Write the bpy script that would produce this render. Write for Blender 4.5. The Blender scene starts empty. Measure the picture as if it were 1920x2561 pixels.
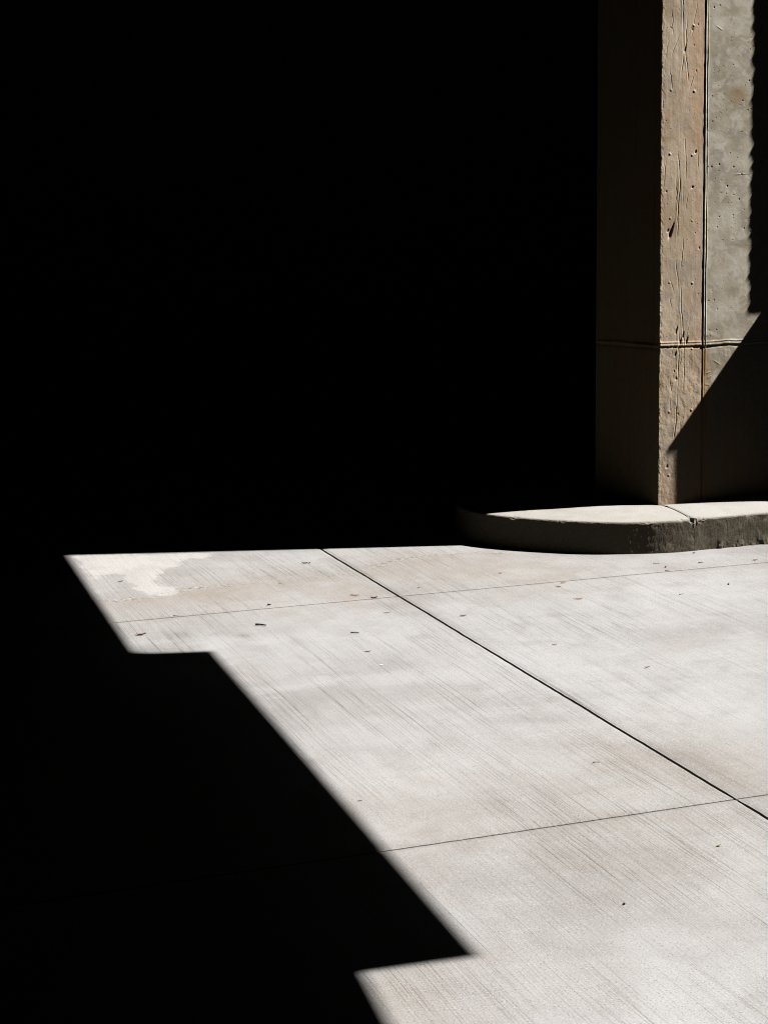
import bpy, math, random
import numpy as np

# ------------------------------------------------------------------ camera, sky, sun
S = bpy.context.scene
COL = S.collection
FPX, EYE, PPY = 4400.0, 1.65, 662.0          # focal length in photo pixels, eye height, principal row
PITCH = math.atan(222.0 / FPX)
cam_data = bpy.data.cameras.new('camera')
cam = bpy.data.objects.new('camera', cam_data)
COL.objects.link(cam)
cam.location = (0, 0, EYE)
cam.rotation_euler = (math.pi / 2 - PITCH, 0, 0)
cam_data.sensor_fit = 'HORIZONTAL'
cam_data.sensor_width = 36.0
cam_data.lens = FPX / 1920.0 * 36.0
cam_data.shift_y = -(1280.5 - PPY) / 1920.0
cam_data.clip_start = 0.05
cam_data.clip_end = 500.0
S.camera = cam

SUN_EL = math.radians(50.3)
SUN_AZ = math.radians(6.69)                  # measured from +X towards +Y, direction TO the sun
SUN_H = np.array([math.cos(SUN_AZ), math.sin(SUN_AZ)])

w = bpy.data.worlds.new('World')
S.world = w
w.use_nodes = True
nt = w.node_tree
sky = nt.nodes.new('ShaderNodeTexSky')
sky.sky_type = 'NISHITA'
sky.sun_disc = False
sky.sun_elevation = SUN_EL
sky.sun_rotation = math.pi / 2 - SUN_AZ
nt.links.new(sky.outputs[0], nt.nodes['Background'].inputs[0])
nt.nodes['Background'].inputs[1].default_value = 0.05

sun_data = bpy.data.lights.new('sun', 'SUN')
sun_data.energy = 5.0
sun_data.angle = math.radians(0.53)
sun_data.color = (1.0, 0.968, 0.932)
sun = bpy.data.objects.new('sun', sun_data)
COL.objects.link(sun)
sun.location = (8, 8, 12)
sun.rotation_euler = (0, math.pi / 2 - SUN_EL, SUN_AZ)

S.view_settings.view_transform = 'Standard'
S.view_settings.look = 'None'
S.view_settings.exposure = 1.41
S.view_settings.gamma = 1.0
S.cycles.max_bounces = 4
S.cycles.diffuse_bounces = 1
S.cycles.glossy_bounces = 1
S.cycles.sample_clamp_indirect = 0.008
S.cycles.use_denoising = True
S.cycles.denoising_prefilter = 'NONE'
S.cycles.filter_width = 1.1

# ------------------------------------------------------------------ measuring the place from the photo
CF = np.array([0, math.cos(PITCH), -math.sin(PITCH)])
CU = np.array([0, math.sin(PITCH), math.cos(PITCH)])
CR = np.array([1.0, 0, 0])
CC = np.array([0, 0, EYE])


def ray(u, v):
    return CF + CR * (u - 960) / FPX - CU * (v - PPY) / FPX


def gp(u, v, z=0.0):
    r = ray(u, v)
    return CC + r * (z - EYE) / r[2]


AXIS = math.radians(21.15)
EA = np.array([math.sin(AXIS), -math.cos(AXIS)])      # along the dark joint, towards the viewer
EB = np.array([math.cos(AXIS), math.sin(AXIS)])       # along the wall and the thin joints
ORG = gp(998, 1490)[:2]
BAY = 2.42


def ab(p):
    p = np.asarray(p)[..., :2] - ORG
    return p @ EA, p @ EB


# wall frame: corner P, t along the wall, n out of the wall
P = np.array([1.2395, 7.8969])
WT, WN = EB, EA


def wpt(t, z, d=0.0):
    q = P + WT * t + WN * d
    return (q[0], q[1], z)


# ------------------------------------------------------------------ numpy noise
def _hash(ix, iy, seed):
    n = (ix.astype(np.int64) * 374761393 + iy.astype(np.int64) * 668265263 + seed * 1442695041) & 0x7fffffff
    n = ((n ^ (n >> 13)) * 1274126177) & 0x7fffffff
    n = n ^ (n >> 16)
    return (n & 0xffff) / 65535.0


def vnoise(x, y, seed=0):
    ix, iy = np.floor(x), np.floor(y)
    fx, fy = x - ix, y - iy
    fx, fy = fx * fx * (3 - 2 * fx), fy * fy * (3 - 2 * fy)
    a = _hash(ix, iy, seed); b = _hash(ix + 1, iy, seed)
    c = _hash(ix, iy + 1, seed); d = _hash(ix + 1, iy + 1, seed)
    return (a * (1 - fx) + b * fx) * (1 - fy) + (c * (1 - fx) + d * fx) * fy


def fbm(x, y, seed=0, oct=4):
    s, amp, tot = 0, 1.0, 0
    for k in range(oct):
        s = s + amp * vnoise(x * 2 ** k, y * 2 ** k, seed + 17 * k)
        tot += amp
        amp *= 0.5
    return s / tot * 2 - 1


def smooth(x, a, b):
    t = np.clip((x - a) / (b - a), 0, 1)
    return t * t * (3 - 2 * t)


def poly_dist(px, py, pts):
    """signed side and distance to an open polyline"""
    best = np.full(px.shape, 1e9)
    side = np.zeros(px.shape)
    for (ax, ay), (bx, by) in zip(pts[:-1], pts[1:]):
        dx, dy = bx - ax, by - ay
        t = np.clip(((px - ax) * dx + (py - ay) * dy) / (dx * dx + dy * dy), 0, 1)
        d = np.hypot(px - ax - t * dx, py - ay - t * dy)
        s = (px - ax) * dy - (py - ay) * dx
        m = d < best
        best = np.where(m, d, best)
        side = np.where(m, s, side)
    return best, side


def in_poly(px, py, pts):
    ins = np.zeros(px.shape, bool)
    n = len(pts)
    for i in range(n):
        (ax, ay), (bx, by) = pts[i], pts[(i + 1) % n]
        c = ((ay > py) != (by > py)) & (px < (bx - ax) * (py - ay) / (by - ay + 1e-12) + ax)
        ins ^= c
    return ins


# ------------------------------------------------------------------ object helpers
def link(name, me, parent=None):
    o = bpy.data.objects.new(name, me)
    COL.objects.link(o)
    if parent:
        o.parent = parent
    return o


def mesh(name, verts, faces, mat, parent=None, smoothed=False, attrs=None):
    me = bpy.data.meshes.new(name)
    me.from_pydata([tuple(v) for v in np.asarray(verts).tolist()], [], [tuple(f) for f in faces])
    me.materials.append(mat)
    me.update()
    if smoothed:
        me.polygons.foreach_set('use_smooth', [True] * len(me.polygons))
    for k, arr in (attrs or {}).items():
        a = me.attributes.new(k, 'FLOAT', 'POINT')
        a.data.foreach_set('value', np.asarray(arr, dtype=np.float32).ravel())
    return link(name, me, parent)


def tag(o, label=None, cat=None, group=None, kind=None):
    for k, v in (('label', label), ('category', cat), ('group', group), ('kind', kind)):
        if v:
            o[k] = v
    return o


def thing(name, label, cat, loc=(0, 0, 0), group=None):
    o = bpy.data.objects.new(name, None)
    COL.objects.link(o)
    o.location = loc
    o.empty_display_size = 0.2
    return tag(o, label, cat, group)


def grid_faces(nu, nv, off=0, flip=False):
    i = np.arange(nu - 1)[:, None]
    j = np.arange(nv - 1)[None, :]
    a = (i * nv + j + off).ravel()
    q = np.stack([a, a + nv, a + nv + 1, a + 1], 1)
    if flip:
        q = q[:, ::-1]
    return q.tolist()


def prism(pts, z0, z1):
    n = len(pts)
    v = [(x, y, z0) for x, y in pts] + [(x, y, z1) for x, y in pts]
    f = [tuple(range(n))[::-1], tuple(range(n, 2 * n))]
    f += [(i, (i + 1) % n, n + (i + 1) % n, n + i) for i in range(n)]
    return v, f


def bevel(o, width, seg=2):
    m = o.modifiers.new('bevel', 'BEVEL')
    m.width = width
    m.segments = seg
    m.limit_method = 'ANGLE'
    return o


# ------------------------------------------------------------------ materials
class NT:
    def __init__(s, name):
        s.m = bpy.data.materials.new(name)
        s.m.use_nodes = True
        s.t = s.m.node_tree
        s.b = s.t.nodes['Principled BSDF']

    def n(s, typ, **kw):
        nd = s.t.nodes.new(typ)
        for k, v in kw.items():
            setattr(nd, k, v)
        return nd

    def l(s, a, b):
        s.t.links.new(a, b)

    def val(s, sock, v):
        if isinstance(v, bpy.types.NodeSocket):
            s.l(v, sock)
        else:
            sock.default_value = v

    def math(s, op, a, b=0.0, c=0.0, clamp=False):
        nd = s.n('ShaderNodeMath', operation=op, use_clamp=clamp)
        s.val(nd.inputs[0], a); s.val(nd.inputs[1], b); s.val(nd.inputs[2], c)
        return nd.outputs[0]

    def noise(s, vec, scale, detail=3.0, rough=0.55, dist=0.0):
        nd = s.n('ShaderNodeTexNoise')
        s.l(vec, nd.inputs['Vector'])
        nd.inputs['Scale'].default_value = scale
        nd.inputs['Detail'].default_value = detail
        nd.inputs['Roughness'].default_value = rough
        nd.inputs['Distortion'].default_value = dist
        return nd.outputs['Fac']

    def map(s, x, a, b, c=0.0, d=1.0):
        nd = s.n('ShaderNodeMapRange', interpolation_type='SMOOTHSTEP')
        s.val(nd.inputs['Value'], x)
        for k, v in zip(('From Min', 'From Max', 'To Min', 'To Max'), (a, b, c, d)):
            nd.inputs[k].default_value = v
        return nd.outputs['Result']

    def mix(s, fac, a, b, mode='MIX'):
        nd = s.n('ShaderNodeMix', data_type='RGBA', blend_type=mode)
        s.val(nd.inputs['Factor'], fac)
        for k, v in ((6, a), (7, b)):
            s.val(nd.inputs[k], v if isinstance(v, bpy.types.NodeSocket) else (*v, 1.0))
        return nd.outputs[2]

    def dot(s, vec, axis):
        nd = s.n('ShaderNodeVectorMath', operation='DOT_PRODUCT')
        s.l(vec, nd.inputs[0])
        nd.inputs[1].default_value = axis
        return nd.outputs['Value']

    def xyz(s, x, y, z=0.0):
        nd = s.n('ShaderNodeCombineXYZ')
        s.val(nd.inputs[0], x); s.val(nd.inputs[1], y); s.val(nd.inputs[2], z)
        return nd.outputs[0]

    def attr(s, name):
        return s.n('ShaderNodeAttribute', attribute_name=name).outputs['Fac']

    def done(s, color, rough=0.9, height=None, dist=0.001, spec=0.15):
        s.val(s.b.inputs['Base Color'], color if isinstance(color, bpy.types.NodeSocket) else (*color, 1.0))
        s.val(s.b.inputs['Roughness'], rough)
        s.b.inputs['Specular IOR Level'].default_value = spec
        if height is not None:
            bp = s.n('ShaderNodeBump')
            bp.inputs['Strength'].default_value = 1.0
            bp.inputs['Distance'].default_value = dist
            s.l(height, bp.inputs['Height'])
            s.l(bp.outputs[0], s.b.inputs['Normal'])
        return s.m


def mat_broomed():
    k = NT('broomed_concrete')
    pos = k.n('ShaderNodeTexCoord').outputs['Object']
    a = k.dot(pos, (EA[0], EA[1], 0)); b = k.dot(pos, (EB[0], EB[1], 0))
    warp = k.noise(k.xyz(k.math('MULTIPLY', a, 0.9), k.math('MULTIPLY', b, 1.5)), 1.0, 2)
    bw = k.math('ADD', b, k.math('MULTIPLY', warp, 0.05))
    big = k.noise(pos, 1.0, 4, 0.55)
    mid = k.noise(pos, 5.0, 4, 0.6, 0.4)
    squash = k.xyz(k.math('MULTIPLY', a, 2.4), k.math('MULTIPLY', b, 1.1))
    cloud = k.noise(squash, 1.3, 3, 0.55, 0.3)
    band = k.noise(k.xyz(k.math('MULTIPLY', a, 0.35), k.math('MULTIPLY', bw, 4.0)), 1.0, 3)
    s1 = k.noise(k.xyz(k.math('MULTIPLY', a, 0.9), k.math('MULTIPLY', bw, 170.0)), 1.0, 3, 0.7)
    s2 = k.noise(k.xyz(k.math('MULTIPLY', a, 1.5), k.math('MULTIPLY', bw, 330.0), 3.0), 1.0, 2, 0.6)
    s3 = k.noise(k.xyz(k.math('MULTIPLY', a, 0.5), k.math('MULTIPLY', bw, 60.0), 7.0), 1.0, 2, 0.5)
    cut = k.noise(k.xyz(k.math('MULTIPLY', a, 7.0), k.math('MULTIPLY', bw, 45.0), 5.0), 1.0, 2, 0.6)
    grit = k.noise(pos, 230.0, 2, 0.7)
    pits = k.noise(pos, 70.0, 2, 0.6)
    patch = k.math('MULTIPLY', k.map(k.noise(pos, 1.3, 3), 0.36, 0.60, 0.30, 1.0), k.map(band, 0.34, 0.58, 0.35, 1.0))
    patch = k.math('MULTIPLY', patch, k.math('SUBTRACT', 1.0, k.math('MULTIPLY', k.attr('pale'), 0.75)))
    patch = k.math('MULTIPLY', patch, k.math('SUBTRACT', 1.0, k.math('MULTIPLY', k.attr('bleach'), 0.35)))
    # colour: weathered grey, with pinkish, bluish and buff drifts
    c = k.mix(k.map(big, 0.32, 0.66), (0.180, 0.175, 0.172), (0.236, 0.237, 0.238))
    c = k.mix(k.map(cloud, 0.42, 0.68, 0, 0.75), c, (0.256, 0.257, 0.256))
    c = k.mix(k.map(k.noise(pos, 2.3, 3), 0.48, 0.72, 0, 0.45), c, (0.206, 0.188, 0.183))
    c = k.mix(k.map(k.noise(pos, 3.1, 3, 0.5), 0.52, 0.78, 0, 0.4), c, (0.194, 0.199, 0.198))
    c = k.mix(k.map(mid, 0.48, 0.74, 0, 0.42), c, (0.158, 0.150, 0.143))
    blot = k.noise(squash, 9.0, 4, 0.65, 0.6)
    c = k.mix(k.map(blot, 0.55, 0.72, 0, 0.38), c, (0.162, 0.155, 0.149))
    c = k.mix(k.map(blot, 0.44, 0.30, 0, 0.40), c, (0.275, 0.274, 0.270))
    # attributes: pale spill, warm grime, dark smudges, rough pour line
    pale, warm, dark, line = (k.attr(x) for x in ('pale', 'warm', 'smudge', 'pour_line'))
    c = k.mix(k.math('MULTIPLY', k.attr('bleach'), k.map(mid, 0.7, 0.35, 0.35, 0.85)), c, (0.272, 0.274, 0.275))
    c = k.mix(k.math('MULTIPLY', k.attr('rust'), k.map(blot, 0.4, 0.55, 0.2, 0.9)), c, (0.27, 0.165, 0.135))
    c = k.mix(k.math('MULTIPLY', warm, k.map(mid, 0.25, 0.7, 0.30, 0.85)), c, (0.178, 0.155, 0.131))
    c = k.mix(k.math('MULTIPLY', dark, k.map(s1, 0.3, 0.65, 0.35, 1.0)), c, (0.088, 0.076, 0.066))
    soak = k.math('ADD', pale, k.math('MULTIPLY', k.math('SUBTRACT', k.noise(pos, 16.0, 4, 0.65), 0.5), 1.5))
    c = k.mix(k.math('MULTIPLY', k.map(soak, 0.34, 0.70), k.map(mid, 0.7, 0.35, 0.55, 1.0)), c, (0.288, 0.281, 0.269))
    # brooming: dark hairlines gathered in bands, pale lines between
    c = k.mix(k.math('MULTIPLY', k.map(s3, 0.48, 0.22, 0, 0.22), patch), c, (0.270, 0.267, 0.262))
    d1 = k.math('MULTIPLY', k.map(s1, 0.53, 0.66, 0, 1.0), k.math('MULTIPLY', patch, k.map(cut, 0.36, 0.60, 0.22, 1.0)))
    c = k.mix(d1, c, (0.068, 0.058, 0.051))
    d2 = k.math('MULTIPLY', k.map(s2, 0.52, 0.67, 0, 0.95), k.math('MULTIPLY', k.math('ADD', k.math('MULTIPLY', patch, 0.85), 0.15), k.map(cut, 0.62, 0.38, 0.35, 1.0)))
    c = k.mix(d2, c, (0.075, 0.066, 0.058))
    c = k.mix(k.map(grit, 0.55, 0.72, 0, 0.75), c, (0.085, 0.077, 0.070))
    c = k.mix(k.map(grit, 0.45, 0.28, 0, 0.65), c, (0.32, 0.316, 0.31))
    c = k.mix(k.map(pits, 0.72, 0.78, 0, 0.7), c, (0.06, 0.052, 0.046))
    crumbs = k.noise(pos, 55, 3, 0.7)
    c = k.mix(k.math('MULTIPLY', line, k.map(crumbs, 0.52, 0.62, 0, 0.9)), c, (0.075, 0.06, 0.048))
    c = k.mix(k.math('MULTIPLY', line, k.map(crumbs, 0.46, 0.38, 0, 0.8)), c, (0.31, 0.30, 0.28))
    h = k.math('ADD', k.math('MULTIPLY', s1, -0.8), k.math('MULTIPLY', s2, -0.45))
    h = k.math('ADD', k.math('MULTIPLY', h, k.math('ADD', k.math('MULTIPLY', patch, 0.8), 0.2)),
               k.math('MULTIPLY', k.math('ADD', k.math('MULTIPLY', grit, 0.8), k.math('MULTIPLY', line, k.math('MULTIPLY', k.noise(pos, 70, 3, 0.7), 5.0))), 0.5))
    return k.done(c, 0.92, h, 0.0014)


def mat_wall(name, board):
    k = NT(name)
    pos = k.n('ShaderNodeTexCoord').outputs['Object']
    t = k.dot(pos, (WT[0], WT[1], 0)); n = k.dot(pos, (WN[0], WN[1], 0))
    z = k.dot(pos, (0, 0, 1))
    tn = k.math('SUBTRACT', t, k.math('MULTIPLY', n, 0.9))
    v = k.xyz(tn, z, n)
    tall = k.xyz(k.math('MULTIPLY', tn, 9.0), k.math('MULTIPLY', z, 1.3))
    m1 = k.noise(v, 5.0, 5, 0.6, 0.5)
    m2 = k.noise(v, 14.0, 5, 0.65, 0.8)
    runs = k.noise(tall, 1.0, 4, 0.6)
    grain = k.noise(k.xyz(k.math('MULTIPLY', tn, 120.0), k.math('MULTIPLY', z, 6.0)), 1.0, 3, 0.6, 0.4)
    fine = k.noise(v, 240.0, 3, 0.7)
    stain = k.attr('stain'); pit = k.attr('pit')
    if board:
        c = k.mix(k.map(m1, 0.32, 0.66), (0.430, 0.325, 0.215), (0.610, 0.500, 0.368))
        c = k.mix(k.map(runs, 0.48, 0.66, 0, 0.7), c, (0.385, 0.325, 0.255))
        c = k.mix(k.map(k.noise(v, 7.0, 3, 0.6, 1.0), 0.54, 0.66, 0, 0.6), c, (0.360, 0.315, 0.262))
        c = k.mix(k.map(k.noise(v, 4.2, 4, 0.6, 0.8), 0.53, 0.68, 0, 0.6), c, (0.560, 0.375, 0.250))
        c = k.mix(k.map(m2, 0.55, 0.72, 0, 0.45), c, (0.620, 0.535, 0.425))
        c = k.mix(k.map(grain, 0.56, 0.74, 0, 0.18), c, (0.22, 0.172, 0.120))
        c = k.mix(k.math('MULTIPLY', stain, k.map(m2, 0.2, 0.6, 0.4, 0.95)), c, (0.58, 0.375, 0.235))
    else:
        c = k.mix(k.map(m1, 0.36, 0.62), (0.360, 0.308, 0.225), (0.535, 0.487, 0.395))
        c = k.mix(k.map(m2, 0.48, 0.62, 0, 0.65), c, (0.620, 0.585, 0.505))
        c = k.mix(k.map(runs, 0.56, 0.74, 0, 0.5), c, (0.370, 0.315, 0.240))
        c = k.mix(k.map(k.noise(v, 9.0, 4, 0.6, 1.5), 0.54, 0.64, 0, 0.6), c, (0.320, 0.296, 0.250))
        c = k.mix(k.math('MULTIPLY', stain, k.map(m2, 0.2, 0.6, 0.4, 0.95)), c, (0.36, 0.225, 0.105))
    c = k.mix(k.map(fine, 0.62, 0.8, 0, 0.3), c, (0.16, 0.13, 0.10))
    c = k.mix(pit, c, (0.06, 0.048, 0.036))
    h = k.math('ADD', k.math('MULTIPLY', fine, 0.5), k.math('MULTIPLY', grain, 0.35 if board else 0.08))
    h = k.math('ADD', h, k.math('MULTIPLY', m2, 0.4))
    return k.done(c, 0.9, h, 0.0010 if board else 0.0007)


def mat_flank():
    k = NT('stained_board_concrete')
    pos = k.n('ShaderNodeTexCoord').outputs['Object']
    s_ = k.dot(pos, (-0.703, 0.711, 0)); z = k.dot(pos, (0, 0, 1))
    v = k.xyz(s_, z)
    runs = k.noise(k.xyz(k.math('MULTIPLY', s_, 16.0), k.math('MULTIPLY', z, 1.2)), 1.0, 4, 0.6)
    m = k.noise(v, 6.0, 5, 0.6, 0.6)
    c = k.mix(k.map(m, 0.3, 0.7), (0.36, 0.27, 0.145), (0.56, 0.45, 0.28))
    c = k.mix(k.map(runs, 0.46, 0.66, 0, 0.75), c, (0.25, 0.19, 0.10))
    c = k.mix(k.map(runs, 0.40, 0.28, 0, 0.5), c, (0.60, 0.54, 0.40))
    c = k.mix(k.map(k.noise(v, 3.0, 3, 0.5), 0.52, 0.7, 0, 0.6), c, (0.42, 0.24, 0.11))
    dark_mask = k.attr('stain')
    c = k.mix(k.math('MULTIPLY', dark_mask, 0.85), c, (0.13, 0.10, 0.062))
    return k.done(c, 0.9, k.math('ADD', m, runs), 0.001)


def mat_kerb():
    k = NT('kerb_concrete')
    pos = k.n('ShaderNodeTexCoord').outputs['Object']
    m1 = k.noise(pos, 4.0, 4, 0.6, 0.5)
    m2 = k.noise(pos, 22.0, 4, 0.65, 0.5)
    fine = k.noise(pos, 230.0, 3, 0.7)
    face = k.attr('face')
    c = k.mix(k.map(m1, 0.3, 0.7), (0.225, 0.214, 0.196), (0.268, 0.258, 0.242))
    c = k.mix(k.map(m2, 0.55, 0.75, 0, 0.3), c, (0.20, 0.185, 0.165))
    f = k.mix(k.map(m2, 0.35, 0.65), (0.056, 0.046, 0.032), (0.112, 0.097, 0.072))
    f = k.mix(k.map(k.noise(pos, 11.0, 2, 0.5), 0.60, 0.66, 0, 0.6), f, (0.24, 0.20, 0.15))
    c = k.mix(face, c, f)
    c = k.mix(k.map(fine, 0.6, 0.8, 0, 0.35), c, (0.09, 0.075, 0.06))
    h = k.math('ADD', fine, k.math('MULTIPLY', m2, 0.6))
    return k.done(c, 0.93, h, 0.0016)


def mat_plain(name, a, b, scale=8.0, rough=0.9, bump=0.001, spec=0.15):
    k = NT(name)
    pos = k.n('ShaderNodeTexCoord').outputs['Object']
    m = k.noise(pos, scale, 4, 0.6, 0.3)
    f = k.noise(pos, scale * 14, 3, 0.65)
    c = k.mix(k.map(m, 0.3, 0.7), a, b)
    return k.done(c, rough, k.math('ADD', m, k.math('MULTIPLY', f, 0.4)), bump, spec)


M_GROUND = mat_broomed()
M_BOARD = mat_wall('board_marked_concrete', True)
M_PANEL = mat_wall('smooth_cast_concrete', False)
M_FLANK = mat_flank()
M_KERB = mat_kerb()
M_SOIL = mat_plain('joint_dirt', (0.012, 0.009, 0.007), (0.028, 0.021, 0.015), 20)
M_GROUT = mat_plain('joint_grout', (0.075, 0.055, 0.038), (0.125, 0.09, 0.066), 14)
M_DARK = mat_plain('shade_black', (0.010, 0.010, 0.010), (0.016, 0.015, 0.014), 2.0)  # near-black colour stands in for the unlit shade of the bay
M_METAL = mat_plain('painted_steel', (0.10, 0.11, 0.10), (0.14, 0.15, 0.14), 6.0, 0.5, 0.0003, 0.4)

# ------------------------------------------------------------------ ground
far = 60.0
mesh('ground', [(-far, -far, -0.075), (far, -far, -0.075), (far, far, -0.075), (-far, far, -0.075)],
     [(0, 1, 2, 3)], M_SOIL)['kind'] = 'structure'


def span(lo, hi, f0, f1, fine, coarse):
    """coordinates from lo to hi, fine between f0 and f1"""
    out = []
    x = lo
    while x < hi - 1e-6:
        out.append(x)
        step = fine if f0 - 1e-9 <= x < f1 else coarse
        nx = x + step
        if x < f0 < nx:
            nx = f0
        x = nx
    out.append(hi)
    if out[-1] - out[-2] < 0.3 * fine:
        out.pop(-2)
    return np.array(out)


def px_poly(pts, z=0.0):
    return [tuple(np.array(ab(gp(u, v, z)))) for u, v in pts]


SPILL = [(184, 1388), (535, 1383), (526, 1395), (467, 1397), (442, 1403), (446, 1416), (408, 1422), (404, 1439),
         (383, 1452), (404, 1465), (442, 1467), (450, 1479), (437, 1488), (370, 1489), (349, 1479), (336, 1465),
         (324, 1460), (311, 1439), (281, 1435), (260, 1439), (239, 1446), (227, 1437), (201, 1416)]
POUR = [(262, 1503), (362, 1494), (459, 1473), (586, 1461), (712, 1451), (797, 1443), (869, 1436), (940, 1414),
        (1003, 1397), (1094, 1388), (1184, 1381), (1260, 1383)]
SMUDGE = [(445, 1592, .05, .6), (395, 1594, .03, .35), (612, 1592, .03, .5), (745, 1604, .03, .4), (1010, 1520, .07, .35),
          (1100, 1575, .08, .30), (975, 1655, .025, .45), (1640, 1830, .06, .25), (1700, 1885, .10, .40),
          (1770, 1935, .10, .42), (1550, 2090, .05, .2), (1450, 2160, .20, .25), (1250, 2230, .2, .15),
          (1740, 2085, .03, .4), (1830, 1825, .08, .2), (1150, 2250, .05, .2), (1640, 1408, .06, .3),
          (1060, 1490, .06, .3), (1110, 2450, .12, .2), (770, 2000, .03, .4), (870, 2060, .05, .2)]
WARM = [(560, 1480, .45, .8), (1100, 1425, .40, .9), (800, 1470, .4, .7), (1290, 1430, .4, .8), (330, 1530, .25, .5),
        (1700, 1910, .35, .7), (1150, 2040, .5, .45), (1500, 2050, .5, .5), (1250, 2420, .3, .3), (1650, 1420, .3, .4),
        (1000, 2450, .2, .6)]
BLEACH = [(1720, 1480, .55, 1.0), (1800, 1800, .35, .9), (1050, 1860, .40, .7), (1850, 2520, .45, .9), (1500, 2540, .30, .6), (1250, 1600, .5, .6), (800, 1640, .3, .5)]
RUST = [(882, 1495, .022, .9), (925, 1491, .018, .8), (920, 1532, .012, .8), (917, 1630, .012, .6), (352, 1587, .02, .6), (1700, 1300 + 110, .02, .5)]
spill_ab, pour_ab = px_poly(SPILL), px_poly(POUR)

V, Fc, AT = [], [], {k: [] for k in ('pale', 'warm', 'smudge', 'pour_line', 'bleach', 'rust')}
nv = 0
ROWS = [(-9.0, 0.0), (0.0, BAY), (BAY, 2 * BAY), (2 * BAY, 13.0)]
COLS = [(-9.0, 0.0), (0.0, 9.0)]
GAP_A, GAP_B = 0.0056, 0.0030


def joint_bend(b):
    """the thin joints sag a little between the slabs, as in the photo"""
    return -0.010 + 0.012 * np.clip((b - 0.2) ** 2, 0, 1.5)


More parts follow.
